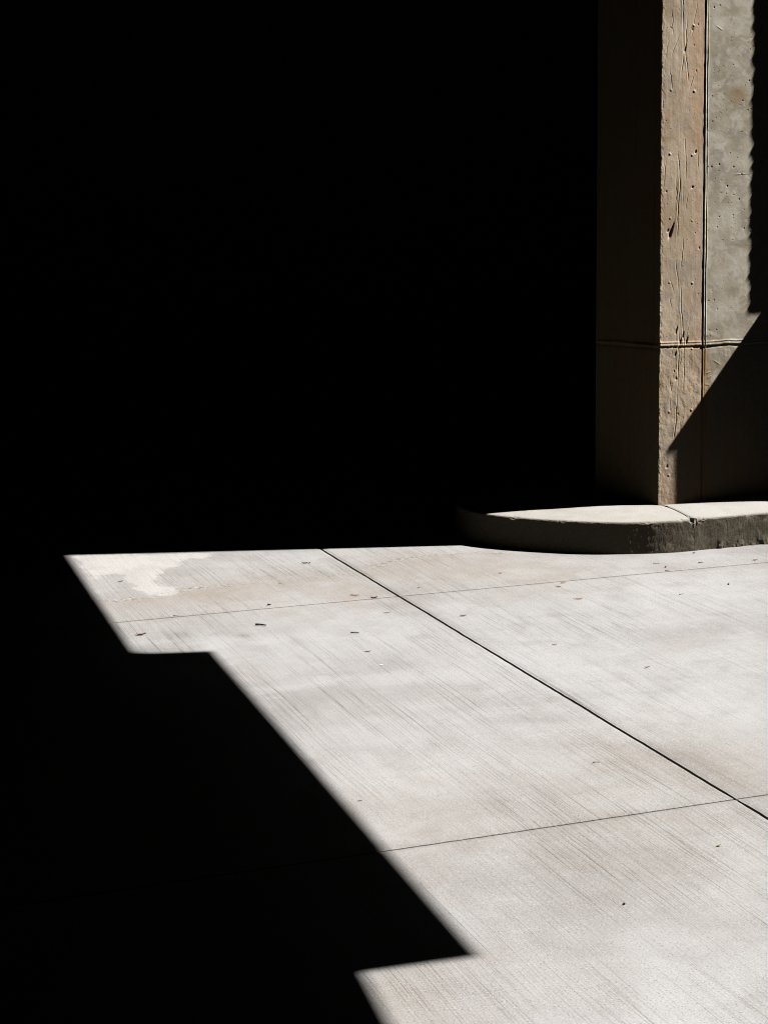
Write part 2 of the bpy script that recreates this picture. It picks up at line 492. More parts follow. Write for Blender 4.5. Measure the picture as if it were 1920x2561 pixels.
for ra, rb in ROWS:
    for ca, cb in COLS:
        la = ra + (GAP_B if ra > -8 else 0); ha = rb - (GAP_B if rb < 12 else 0)
        lb = ca + (GAP_A if ca == 0 else 0); hb = cb - (GAP_A if cb == 0 else 0)
        va = span(la, ha, -1.35, 4.3, 0.014, 0.5) if la < 4 else span(la, ha, -99, -98, 0.014, 0.5)
        vb = span(lb, hb, -1.95, 2.25, 0.014, 0.5)
        A, B = np.meshgrid(va, vb, indexing='ij')
        nA, nB = A.shape
        jag_a = fbm(A * 14, B * 3, 5, 4) * 0.0022 + np.clip(fbm(A * 9, B * 2, 6, 3) - 0.45, 0, 1) * 0.006 * np.sign(-B)
        jag_b = fbm(A * 3, B * 30, 9, 3) * 0.0012
        A2, B2 = A.copy(), B.copy()
        for idx, sgn in ((0, 1), (-1, 1)):
            B2[:, idx] += jag_a[:, idx]
            A2[idx, :] += jag_b[idx, :]
        wgt = 1.0 if ra > -8 else 0.0
        Z = fbm(A * 1.3, B * 1.3, 3, 2) * 0.0008 - 0.0006
        edge = np.minimum(np.minimum(A - la, ha - A), np.minimum(B - lb, hb - B))
        Z = Z - 0.0022 * np.exp(-edge / 0.006)
        X = ORG[0] + A2 * EA[0] + B2 * EB[0]
        Y = ORG[1] + A2 * EA[1] + B2 * EB[1]
        top = np.stack([X, Y, Z], -1).reshape(-1, 3)
        # soil and stain attributes
        wob = fbm(A * 9, B * 9, 11, 4) * 0.03
        ins = in_poly(A + wob, B + wob * 0.6, spill_ab)
        dp, _ = poly_dist(A + wob, B + wob * 0.6, spill_ab + spill_ab[:1])
        pale = np.clip(0.5 + np.where(ins, 1, -1) * dp / 0.075, 0, 1)
        d, side = poly_dist(A + fbm(A * 25, B * 25, 4, 3) * 0.03, B, pour_ab)
        line = np.exp(-(d / 0.022) ** 2) * np.clip(fbm(B * 6, A * 2, 61, 3) * 1.5 + 0.75, 0, 1)
        below = np.where(side > 0, 1, -1)
        near = np.exp(-d / 0.10)
        warm = np.zeros(A.shape); sm = np.zeros(A.shape)
        for u, v, r, s in WARM:
            ca_, cb_ = ab(gp(u, v))
            warm = np.maximum(warm, s * np.exp(-((A - ca_) ** 2 + (B - cb_) ** 2) / r ** 2))
        for u, v, r, s in SMUDGE:
            ca_, cb_ = ab(gp(u, v))
            q = ((A - ca_) / 1.6) ** 2 + (B - cb_) ** 2
            sm = np.maximum(sm, s * np.exp(-q / r ** 2) * np.clip(1 + fbm(A * 14, B * 14, 21, 3), 0, 1.6))
        bl = np.zeros(A.shape); ru = np.zeros(A.shape)
        for lst, arr in ((BLEACH, bl), (RUST, ru)):
            for u, v, r, s_ in lst:
                ca_, cb_ = ab(gp(u, v))
                arr[:] = np.maximum(arr, s_ * np.exp(-((A - ca_) ** 2 + (B - cb_) ** 2) / r ** 2))
        # grime gathered beside the dark joint and the nearer thin joint
        patchy = np.clip(fbm(A * 2.1, B * 2.1, 31, 3) * 2 + 0.2, 0, 1)
        sm = np.maximum(sm, 0.55 * np.exp(-np.abs(B) / 0.030) * patchy)
        sm = np.maximum(sm, 0.5 * np.exp(-np.abs(A - BAY) / 0.018) * np.clip(patchy + 0.25, 0, 1))
        sm = np.maximum(sm, 0.25 * np.exp(-np.abs(A) / 0.014) * np.clip(patchy + 0.15, 0, 1))
        m_beyond = np.where(A > 0, 0, 1)
        near_line = np.clip(near * np.where(below > 0, 1, 0.15), 0, 1)
        warm = np.clip(warm + near_line * 0.7 * m_beyond, 0, 1) * (1 - pale)
        # skirt down into the joints
        ring = np.concatenate([np.arange(nB), np.arange(1, nA) * nB + nB - 1,
                               (nA - 1) * nB + np.arange(nB - 2, -1, -1), np.arange(nA - 2, 0, -1) * nB])
        low = top[ring].copy(); low[:, 2] = -0.07
        V.append(np.vstack([top, low]))
        Fc += grid_faces(nA, nB, nv)
        base = nv + nA * nB
        n = len(ring)
        Fc += [(int(nv + ring[i]), int(nv + ring[(i + 1) % n]), base + (i + 1) % n, base + i) for i in range(n)]
        for k_, arr in (('pale', pale), ('warm', warm), ('smudge', sm), ('pour_line', line), ('bleach', bl), ('rust', ru)):
            a_ = arr.ravel()
            ext = np.full(n, 0.9 if k_ == 'smudge' else 0.0)
            AT[k_].append(np.concatenate([a_, ext]))
        nv += len(top) + n
pave = mesh('pavement', np.vstack(V), Fc, M_GROUND, attrs={k_: np.concatenate(v_) for k_, v_ in AT.items()})
pave['kind'] = 'structure'

# dirt packed into the thin joints, a few millimetres down
v, f = [], []
for a0 in (0.0, BAY, 2 * BAY):
    for b0, b1 in ((-6, -0.012), (0.012, 6)):
        n0 = len(v)
        for aa, bb in ((a0 - .006, b0), (a0 + .006, b0), (a0 + .006, b1), (a0 - .006, b1)):
            q = ORG + EA * aa + EB * bb
            v.append((q[0], q[1], -0.006))
        f.append((n0, n0 + 1, n0 + 2, n0 + 3))
mesh('joint_filler', v, f, M_GROUT)['kind'] = 'structure'

# ------------------------------------------------------------------ concrete wall with chamfered corner pier
JZ = 0.887                                       # the horizontal pour joint
JT = 0.226                                       # the upright form joint
rng = np.random.default_rng(7)
wall = thing('concrete_wall', 'sunlit raw concrete wall with board-marked chamfered corner pier, standing behind the kerb',
             'wall', (P[0], P[1], 0))


def parent_keep(o, par):
    o.parent = par
    o.matrix_parent_inverse = par.matrix_world.inverted()
    o.matrix_parent_inverse.translation = -par.location
    return o


def relief(T, Z, board):
    """depth of the cast surface out of the wall plane, in metres, plus pit and stain masks"""
    D = fbm(T * 3.0, Z * 2.0, 41, 3) * 0.0008
    pit = np.zeros(T.shape); stain = np.zeros(T.shape)
    if board:
        # wood grain and long upright checks
        warp = fbm(T * 8, Z * 2.5, 51, 3) * 0.012
        tw = T + warp
        D += fbm(tw * 70, Z * 9, 52, 3) * 0.00025
        D += fbm(T * 45, Z * 32, 53, 4) * (0.0004 + 0.0005 * smooth(Z, JZ + 0.2, JZ - 0.1))
        for t0, amp, seed in ((0.098, .0022, 61), (0.128, .0013, 62)):
            wv = t0 + fbm(Z * 3.6, Z * 0 + seed, seed, 5) * 0.026 + (Z - 1.6) * 0.006
            on = smooth(fbm(Z * 5.0, Z * 0 + 3.3, seed + 5, 3), -0.15, 0.25)
            D -= amp * on * np.exp(-((T - wv) / 0.0022) ** 2)
            D += amp * 0.35 * on * np.exp(-((T - wv + 0.006) / 0.004) ** 2)
        for c_ in range(26):
            tt, zz, ln, an = rng.uniform(.02, .20), rng.uniform(.25, 2.5), rng.uniform(.02, .07), rng.normal(1.5, .28)
            du = (T - tt) * math.cos(an) + (Z - zz) * math.sin(an)
            dv = -(T - tt) * math.sin(an) + (Z - zz) * math.cos(an) + fbm(Z * 40, Z * 0 + c_, 65, 3) * 0.004
            D -= rng.uniform(.0006, .0015) * np.exp(-(du / ln) ** 4 - (dv / 0.0018) ** 2)
        # nail heads in pairs, a board length apart
        for zi in np.arange(0.29, 2.7, 0.29):
            for t0 in (0.046, 0.162):
                tt = t0 + rng.uniform(-.005, .005); zz = zi + rng.uniform(-.008, .008)
                q = np.hypot((T - tt), (Z - zz))
                ns = rng.uniform(0.25, 1.0)
                D += 0.0032 * ns * np.exp(-(np.hypot(T - tt - .003, Z - zz - .003) / 0.0048) ** 2)
                D -= 0.0042 * ns * np.exp(-(q / 0.0036) ** 2)
                pit = np.maximum(pit, 0.8 * ns * np.exp(-(np.hypot(T - tt + .0035, Z - zz + .004) / 0.0035) ** 2))
        for tt, zz, r in zip(rng.uniform(.01, .215, 130), rng.uniform(.2, 2.6, 130), rng.gamma(1.8, .0005, 130) + .0005):
            i0, i1 = np.searchsorted(T[:, 0], (tt - .02, tt + .02)); j0, j1 = np.searchsorted(Z[0], (zz - .02, zz + .02))
            s = np.s_[i0:i1, j0:j1]
            e = np.exp(-(((T[s] - tt) / r) ** 2 + ((Z[s] - zz) / (r * 1.5)) ** 2))
            D[s] -= e * r * 0.9
            pit[s] = np.maximum(pit[s], np.clip(e * 1.2 - .3, 0, 0.8))
        # gouges
        for tt, zz, dt, dz, amp in ((0.052, 1.393, .006, .020, .010), (0.040, 1.405, .004, .006, .006), (0.063, 1.418, .004, .02, .006),
                                    (0.180, 1.76, .004, .006, .006), (0.088, 0.953, .003, .014, .007), (0.123, 0.93, .003, .012, .006),
                                    (0.110, 0.905, .0035, .012, .008), (0.142, 0.905, .0035, .013, .008), (0.083, 0.845, .003, .008, .005),
                                    (0.045, 0.335, .004, .006, .005), (0.165, 1.60, .005, .005, .004), (0.12, 2.22, .003, .012, .005)):
            e = np.exp(-(((T - tt - (Z - zz) * 0.25) / dt) ** 2 + ((Z - zz) / dz) ** 2))
            D -= amp * e
            pit = np.maximum(pit, np.clip(e * 1.3 - 0.35, 0, 0.9))
        # broken arris
        ch = np.clip(fbm(Z * 22, Z * 0 + 1.7, 71, 4) + 0.15, 0, 1) * 0.006 + 0.001
        D -= np.clip(ch - T, 0, 0.012) * 1.6
        crumb = smooth(T, 0.03, 0.0) * np.clip(fbm(T * 120, Z * 70, 72, 3), -1, 1)
        D += crumb * 0.0012
        stain = (smooth(T, 0.09, 0.2) * np.clip(fbm(T * 4, Z * 2.2, 81, 3) * 2.0 + 0.35, 0, 1)
                 + smooth(Z, 0.42, 0.20) * 0.7 + np.exp(-((Z - 1.83) / 0.10) ** 2) * smooth(T, .08, .18) * 0.7) * 0.75  # foot term paints the orange glow off the kerb in with the stain
        stain = np.clip(stain, 0, 1)
    else:
        D += fbm(T * 22, Z * 22, 54, 4) * 0.00045
        # bug holes
        k = 330
        ts = rng.uniform(JT + 0.015, 0.66, k); zs = rng.uniform(0.92, 2.6, k)
        keep = fbm(ts * 5, zs * 5, 91, 2) > -0.25
        rs = np.minimum(rng.gamma(1.6, 0.00055, k) + 0.0007, 0.0032)
        for tt, zz, r in zip(ts[keep], zs[keep], rs[keep]):
            i0, i1 = np.searchsorted(T[:, 0], (tt - .02, tt + .02)); j0, j1 = np.searchsorted(Z[0], (zz - .02, zz + .02))
            s = np.s_[i0:i1, j0:j1]
            e = np.exp(-(((T[s] - tt) / r) ** 2 + ((Z[s] - zz) / (r * 1.2)) ** 2) ** 1.5)
            D[s] -= e * r * 1.2
            pit[s] = np.maximum(pit[s], np.clip(e * 1.4 - .2, 0, 0.95))
        # trowel scars
        for tt, zz, ln, an in ((0.30, 0.80, .03, 2.6), (0.255, 0.755, .022, .3), (0.262, 0.735, .02, .5), (0.25, 0.70, .02, -.2),
                               (0.42, 1.66, .05, .05), (0.30, 2.32, .03, -.5), (0.27, .93, .012, 1.3)):
            du = (T - tt) * math.cos(an) + (Z - zz) * math.sin(an); dv = -(T - tt) * math.sin(an) + (Z - zz) * math.cos(an)
            D += 0.0008 * np.exp(-(du / ln * 1.6) ** 4 - (dv / 0.003) ** 2)
        stain = (smooth(T, JT + .055, JT + .0) * smooth(Z, JZ + .05, JZ - .06) * 0.95
                 + smooth(Z, JZ, 0.3) * np.clip(fbm(T * 5, Z * 2, 83, 3) * 1.5 + 0.45, 0, 1) * 0.85
                 + 0.7 * np.exp(-(((T - .40) / .05) ** 2 + ((Z - 2.02) / .035) ** 2)))
        stain = np.clip(stain, 0, 1)
    # fin left by the form joint at mid height: a rough ridge with a slot under it
    zj = JZ + fbm(T * 14, T * 0 + 2.0, 95, 4) * 0.0035
    hgt = 0.0019 + 0.0012 * fbm(T * 40, T * 0, 96, 3)
    D += hgt * np.exp(-((Z - zj) / 0.0055) ** 2) + 0.0015 * np.exp(-((Z - zj - 0.012) / 0.004) ** 2)
    D -= 0.0012 * np.exp(-((Z - zj + 0.012 + 0.004 * fbm(T * 30, T * 0, 97, 2)) / 0.004) ** 2)
    # below the joint the surface steps back and is rougher
    D -= 0.0004 * smooth(Z, zj, zj - 0.01)
    D += fbm(T * 55, Z * 24, 98, 4) * 0.0006 * smooth(Z, JZ, JZ - 0.03)
    return D, pit, stain


def joint_fins(T, Z):
    """the two thin upright fins of mortar beside the form joint"""
    off = fbm(Z * 5, Z * 0 + .5, 101, 3) * 0.0018 + (Z - 1.4) * 0.001
    fade = 1 - 0.35 * smooth(Z, JZ, JZ - .05)
    hh = 0.0028 * (1 + 0.6 * fbm(Z * 30, Z * 0, 102, 4)) * fade
    d = hh * np.exp(-((T - JT - 0.004 - off) / 0.0022) ** 2)
    d += 0.55 * hh * np.clip(1.0 + 1.6 * fbm(Z * 7, Z * 0 + 2, 103, 3), 0.1, 1.6) * np.exp(-((T - JT - 0.0155 - off) / 0.0020) ** 2)
    d -= 0.004 * np.exp(-((T - JT + 0.003 - off) / 0.0030) ** 2) * fade
    return d


def cast_face(name, ts, zs, board, mat, fins=True):
    T, Z = np.meshgrid(ts, zs, indexing='ij')
    D, pit, stain = relief(T, Z, board)
    if fins:
        D = D + joint_fins(T, Z)
        slot = np.exp(-((T - JT + 0.002) / 0.003) ** 2)
        pit = np.maximum(pit, 0.75 * slot)
    X = P[0] + WT[0] * T + WN[0] * D
    Y = P[1] + WT[1] * T + WN[1] * D
    vv = np.stack([X, Y, Z], -1).reshape(-1, 3)
    # closing skirt behind the skin so that the part has depth
    nA, nB = T.shape
    ring = np.concatenate([np.arange(nB), np.arange(1, nA) * nB + nB - 1,
                           (nA - 1) * nB + np.arange(nB - 2, -1, -1), np.arange(nA - 2, 0, -1) * nB])
    low = vv[ring].copy()
    low[:, :2] -= WN * 0.03
    n = len(ring); base = nA * nB
    ff = grid_faces(nA, nB, 0)
    ff += [(int(ring[i]), base + i, base + (i + 1) % n, int(ring[(i + 1) % n])) for i in range(n)]
    z0 = np.zeros(n)
    o = mesh(name, np.vstack([vv, low]), ff, mat, attrs={'pit': np.concatenate([pit.ravel(), z0]),
                                                        'stain': np.concatenate([stain.ravel(), z0])})
    return parent_keep(o, wall)


zs = np.concatenate([np.arange(0.10, 2.62, 0.003), [2.66, 2.9, 3.2]])
cast_face('corner_pier', np.arange(0.0, JT + 0.0005, 0.0018), zs, True, M_BOARD)
ts2 = np.concatenate([np.arange(JT + 0.0016, 0.66, 0.0022), [0.70, 0.80, 0.90, 1.2, 2.0, 3.0, 5.0, 7.0]])
cast_face('wall_panel', ts2, zs, False, M_PANEL)

# chamfered flank of the pier, turned away from the sun: planks side by side with a seam at the pour joint
L = np.array([0.985, 8.152])
CH = L - P
CL = float(np.hypot(*CH)); CD = CH / CL
CN = np.array([-CD[1], CD[0]])                      # out of the flank
if CN[0] > 0:
    CN = -CN
ss = np.arange(0.0, CL + 0.001, 0.004); z3 = np.concatenate([np.arange(0.10, 2.62, 0.006), [2.9, 3.2]])
SS, ZZ = np.meshgrid(ss, z3, indexing='ij')
D = fbm(SS * 60, ZZ * 4, 111, 3) * 0.0010 + fbm(SS * 40, ZZ * 30, 112, 3) * 0.0008
D = D - 0.012 * smooth(SS, 0.03, 0.045) * smooth(SS, 0.155, 0.140) * smooth(ZZ, JZ - .02, JZ + .02)
D = D + 0.005 * np.exp(-((ZZ - JZ - fbm(SS * 12, SS * 0, 113, 3) * .006) / .007) ** 2) - 0.003 * np.exp(-((ZZ - JZ + .015) / .006) ** 2)
stn = smooth(SS, 0.030, 0.045) * smooth(SS, 0.160, 0.140) * (0.35 + 0.65 * smooth(ZZ, JZ - .02, JZ + .02)) + 0.5 * np.clip(fbm(SS * 7, ZZ * 1.5, 114, 4) * 1.6, 0, 1)  # darker along the recessed strip, plus random patches
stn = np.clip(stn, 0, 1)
X = P[0] + CD[0] * SS + CN[0] * D; Y = P[1] + CD[1] * SS + CN[1] * D
vv = np.stack([X, Y, ZZ], -1).reshape(-1, 3)
nA, nB = SS.shape
ff = grid_faces(nA, nB, 0, True)
# body of the pier behind its skins, running back and up to the roof
b0 = len(vv)
i_in = [(P + WT * 0.004 - WN * 0.012), (L + CD * 0.002 - CN * 0.012), (L + np.array([0.25, 1.2])), (P + WT * 0.9 - WN * 0.9), (P + WT * 0.9 - WN * 0.012)]
bv, bf = prism([tuple(q) for q in i_in], 0.0, 3.2)
vv = np.vstack([vv, np.array(bv)])
ff += [tuple(i + b0 for i in q) for q in bf]
zz = np.zeros(len(bv))
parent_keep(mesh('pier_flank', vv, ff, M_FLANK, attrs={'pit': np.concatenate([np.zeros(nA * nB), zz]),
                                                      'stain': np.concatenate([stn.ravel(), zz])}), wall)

# rough upright rib added out of view, shaped to throw shade on the panel
TAN = math.tan(AXIS - SUN_AZ)
RT, RD = 0.853, 0.100
zr = np.arange(1.50, 3.2, 0.008)
saw = ((zr / 0.085 + 0.13 * np.sin(zr * 9) + 0.55 * fbm(zr * 4, zr * 0, 122, 3)) % 1.0)
rag = (saw ** 1.6 - 0.4) * 0.0027 * (1 + 0.8 * fbm(zr * 3, zr * 0, 123, 2)) + fbm(zr * 30, zr * 0, 121, 4) * 0.0026 + (2.45 - zr) * 0.0016
v, f = [], []
for z, r in zip(zr, rag):
    for tt, dd in ((RT, -0.01), (RT, RD - 0.004 + r), (RT + 0.004, RD + r), (RT + 0.35, RD), (RT + 0.35, -0.01)):
        v.append(wpt(tt, z, dd))
n = len(zr)
for i in range(n - 1):
    for j in range(4):
        f.append((i * 5 + j, i * 5 + j + 1, (i + 1) * 5 + j + 1, (i + 1) * 5 + j))
f += [(0, 1, 2, 3, 4), tuple((n - 1) * 5 + j for j in (4, 3, 2, 1, 0))]
parent_keep(mesh('shade_rib', v, f, M_PANEL), wall)

# unseen cabinet added below the rib, shaped to throw the shadow up the pier
TB = 0.875
ZT = 0.985 + (TB - 0.505) * 1.249
cab = thing('shadow_cabinet', 'unseen grey cabinet with overhanging lid, added to cast the stepped shadow on the concrete wall', 'cabinet',
            (*(P + WT * (TB + 0.3) + WN * 0.1), 0.15))


def wbox(name, t0, t1, z0, z1, d0, d1, mat, par, bev=0.0):
    vv, ff = [], []
    for z in (z0, z1):
        for tt, dd in ((t0, d0), (t0, d1), (t1, d1), (t1, d0)):
            vv.append(wpt(tt, z, dd))
    ff = [(0, 1, 2, 3)[::-1], (4, 5, 6, 7), (0, 1, 5, 4), (1, 2, 6, 5), (2, 3, 7, 6), (3, 0, 4, 7)]
    o = mesh(name, vv, ff, mat)
    if bev:
        bevel(o, bev)
    return parent_keep(o, par)


D_LID = (TB - 0.037) * TAN
D_BODY = (TB - 0.076) * TAN
wbox('body', TB + 0.002, TB + 0.6, 0.155, ZT - 0.022, 0.006, D_BODY, M_METAL, cab)
wbox('lid', TB, TB + 0.602, ZT - 0.020, ZT, 0.006, D_LID, M_METAL, cab)
wbox('door', TB + 0.04, TB + 0.56, 0.22, ZT - 0.06, D_BODY + 0.001, D_BODY + 0.006, M_METAL, cab, 0.002)
wbox('handle', TB + 0.09, TB + 0.105, 0.75, 0.87, D_BODY + 0.008, D_BODY + 0.02, M_METAL, cab, 0.003)

# ------------------------------------------------------------------ covered bay: roof cut to throw the stepped shadow, walls coloured dark
HS, TH = 3.15, 0.22
SH = SUN_H / math.tan(SUN_EL)
LIT = [(170, 1388.6), (340, 1637), (532, 1628), (1201, 2392), (910, 2434), (1024, 2643)]
E = [gp(u, v)[:2] + SH * HS for u, v in LIT]
back_y, front_y = 14.3, -7.3
tail = np.array([0.30, -0.954])
E_near = E[-1] + tail * 0.35
# behind the wall the roof simply continues; in front of it lies the opening
W_A = P - WN * 0.006
W_B = P + WT * 7.0 - WN * 0.006
left_roof = [tuple(W_B), tuple(W_A)] + [tuple(q) for q in E] + [tuple(E_near), (5.6, E_near[1] + 0.25), (5.6, front_y), (-7.0, front_y), (-7.0, back_y), (W_B[0], back_y)]
bay = thing('covered_bay', 'black unlit covered bay whose roof and back wall frame the sunlit pavement', 'building', (-7, 4, 0))
v, f = prism(left_roof, HS, HS + TH)
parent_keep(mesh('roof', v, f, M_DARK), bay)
# unseen roof added on the sunward side to narrow the sky over the opening
q0 = np.array([0.73, 3.35]) + np.array([0.30, 0.0]) + SH * (HS + TH)
q1 = np.array([1.73, 7.85]) + np.array([0.30, 0.0]) + SH * (HS + TH)
qd = (q1 - q0) / np.hypot(*(q1 - q0))
qa, qb = q0 - qd * 2.2, q1 + qd * 1.2
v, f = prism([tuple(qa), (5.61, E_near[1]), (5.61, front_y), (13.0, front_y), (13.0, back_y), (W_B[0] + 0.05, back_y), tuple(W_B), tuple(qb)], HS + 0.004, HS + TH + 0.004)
parent_keep(mesh('roof', v, f, M_DARK), bay)


def slab_wall(name, x0, x1, y0, y1, z0, z1):
    vv, ff = prism([(x0, y0), (x1, y0), (x1, y1), (x0, y1)], z0, z1)
    return parent_keep(mesh(name, vv, ff, M_DARK), bay)


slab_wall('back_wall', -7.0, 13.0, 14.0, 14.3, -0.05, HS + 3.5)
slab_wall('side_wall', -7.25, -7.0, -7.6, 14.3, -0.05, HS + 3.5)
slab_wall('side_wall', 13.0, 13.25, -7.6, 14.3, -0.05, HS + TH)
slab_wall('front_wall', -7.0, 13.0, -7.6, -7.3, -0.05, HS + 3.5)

# unseen blockers added round the opening, leaving only a narrow strip of sky
def sky_block(name, pts, z0, z1):
    vv, ff = prism([tuple(q) for q in pts], z0, z1)
    return parent_keep(mesh(name, vv, ff, M_DARK), bay)


qn = np.array([qd[1], -qd[0]])                      # away from the opening, sunward
RISE = math.tan(SUN_EL) / float(SUN_H @ qn)
for off, th_, ex in ((0.6, 0.25, 0.5), (2.4, 0.25, 2.0), (5.0, 0.3, 4.0), (10.0, 0.4, 8.0), (20.0, 0.6, 18.0), (40.0, 1.0, 40.0)):
    top_z = HS + TH + off * RISE - 0.06
    ea_, eb_ = qa - qd * ex, qb + qd * ex
    sky_block('sky_block_wall', [ea_ + qn * off, ea_ + qn * (off + th_), eb_ + qn * (off + th_), eb_ + qn * off], HS + TH + 0.005 if off < 6 else -0.05, top_z)
sky_block('sky_block_wall', [W_A + np.array([-6, -0.0]) - WN * 0.4, W_B + WT * 30 - WN * 0.4, W_B + WT * 30 - WN * 0.7, W_A + np.array([-6, 0.0]) - WN * 0.7], HS + TH + 0.005, 45.0)
sky_block('sky_block_wall', [E[0] + np.array([-1.0, 0]), E_near + np.array([-1.0, 0]), E_near + np.array([-1.3, 0]), E[0] + np.array([-1.3, 0])], HS + TH + 0.005, 13.0)

sky_block('sky_block_wall', [(0.0, E_near[1] - 0.5), (9.0, E_near[1] - 0.5), (9.0, E_near[1] - 0.2), (0.0, E_near[1] - 0.2)], HS + TH + 0.005, 13.0)

for zf in (6.0, 9.0, 13.0, 19.0, 28.0):
    e_ = [q + SH * (zf - HS) + np.array([-0.22, 0.0]) for q in E]
    pts_ = e_ + [e_[-1] + np.array([0.5, -1.5]), np.array([-9.0, e_[-1][1] - 1.5]), np.array([-9.0, e_[0][1]])]
    sky_block('sky_block_deck', pts_, zf, zf + 0.25)  # unseen decks added to block the sky above the sun's path

# ------------------------------------------------------------------ kerb island
KPX = [(1920, 1282), (1880, 1285.3), (1842, 1288.8), (1799, 1292.6), (1760, 1295.8), (1723, 1299.5), (1684, 1302.4), (1640, 1304.6), (1600, 1305.5), (1560, 1306.2), (1517, 1305.8),
       (1470, 1304.6), (1425, 1302.6), (1377, 1300), (1329, 1297), (1275, 1292.5), (1220, 1286)]
KPTS = [(3.6, 8.575), (2.6, 8.185), (2.1, 7.99)] + [tuple(gp(u, v, 0.14)[:2]) for u, v in KPX] + \
       [(0.39, 7.875), (0.345, 7.97), (0.335, 8.12), (0.37, 8.38), (0.50, 8.66), (0.70, 8.84), (0.95, 8.93)]
KP = np.array(KPTS)
seg = np.hypot(*np.diff(KP, axis=0).T)
cum = np.concatenate([[0], np.cumsum(seg)])


def catmull(s):
    """smooth point on the kerb line at arc position s"""
    i = int(np.clip(np.searchsorted(cum, s) - 1, 0, len(KP) - 2))
    u = (s - cum[i]) / seg[i]
    p0 = KP[max(i - 1, 0)]; p1 = KP[i]; p2 = KP[i + 1]; p3 = KP[min(i + 2, len(KP) - 1)]
    l0 = seg[max(i - 1, 0)]; l1 = seg[i]; l2 = seg[min(i + 1, len(seg) - 1)]
    m1 = ((p1 - p0) / l0 * l1 + (p2 - p1) / l1 * l0) / (l0 + l1) * l1 if i > 0 else p2 - p1
    m2 = ((p2 - p1) / l1 * l2 + (p3 - p2) / l2 * l1) / (l1 + l2) * l1 if i < len(KP) - 2 else p2 - p1
    return ((2 * u ** 3 - 3 * u * u + 1) * p1 + (u ** 3 - 2 * u * u + u) * m1 + (-2 * u ** 3 + 3 * u * u) * p2 + (u ** 3 - u * u) * m2)


sj = None
JF = gp(1738, 1299, 0.14)[:2]
s_all = np.arange(0, cum[-1], 0.004)
c_all = np.array([catmull(s) for s in s_all])
sj = s_all[np.argmin(np.hypot(*(c_all - JF).T))]


def kerb_back(s):
    """the inner end of each rib: on the wall foot, then inside the pier"""
    q = catmull(s)
    t = (q - P) @ WT
    foot = P + WT * t - WN * 0.02
    t_j = (JF - P) @ WT
    m = smooth(np.array(s), sj - 0.35, sj)
    foot = foot + WT * (-(t_j - 0.012)) * m         # ribs lean so that the joint runs to the pier corner
    nose = np.array([0.95, 8.45])
    k = smooth(np.array(s), sj + 0.02, sj + 1.05)
    res = foot * (1 - k) + nose * k
    return res


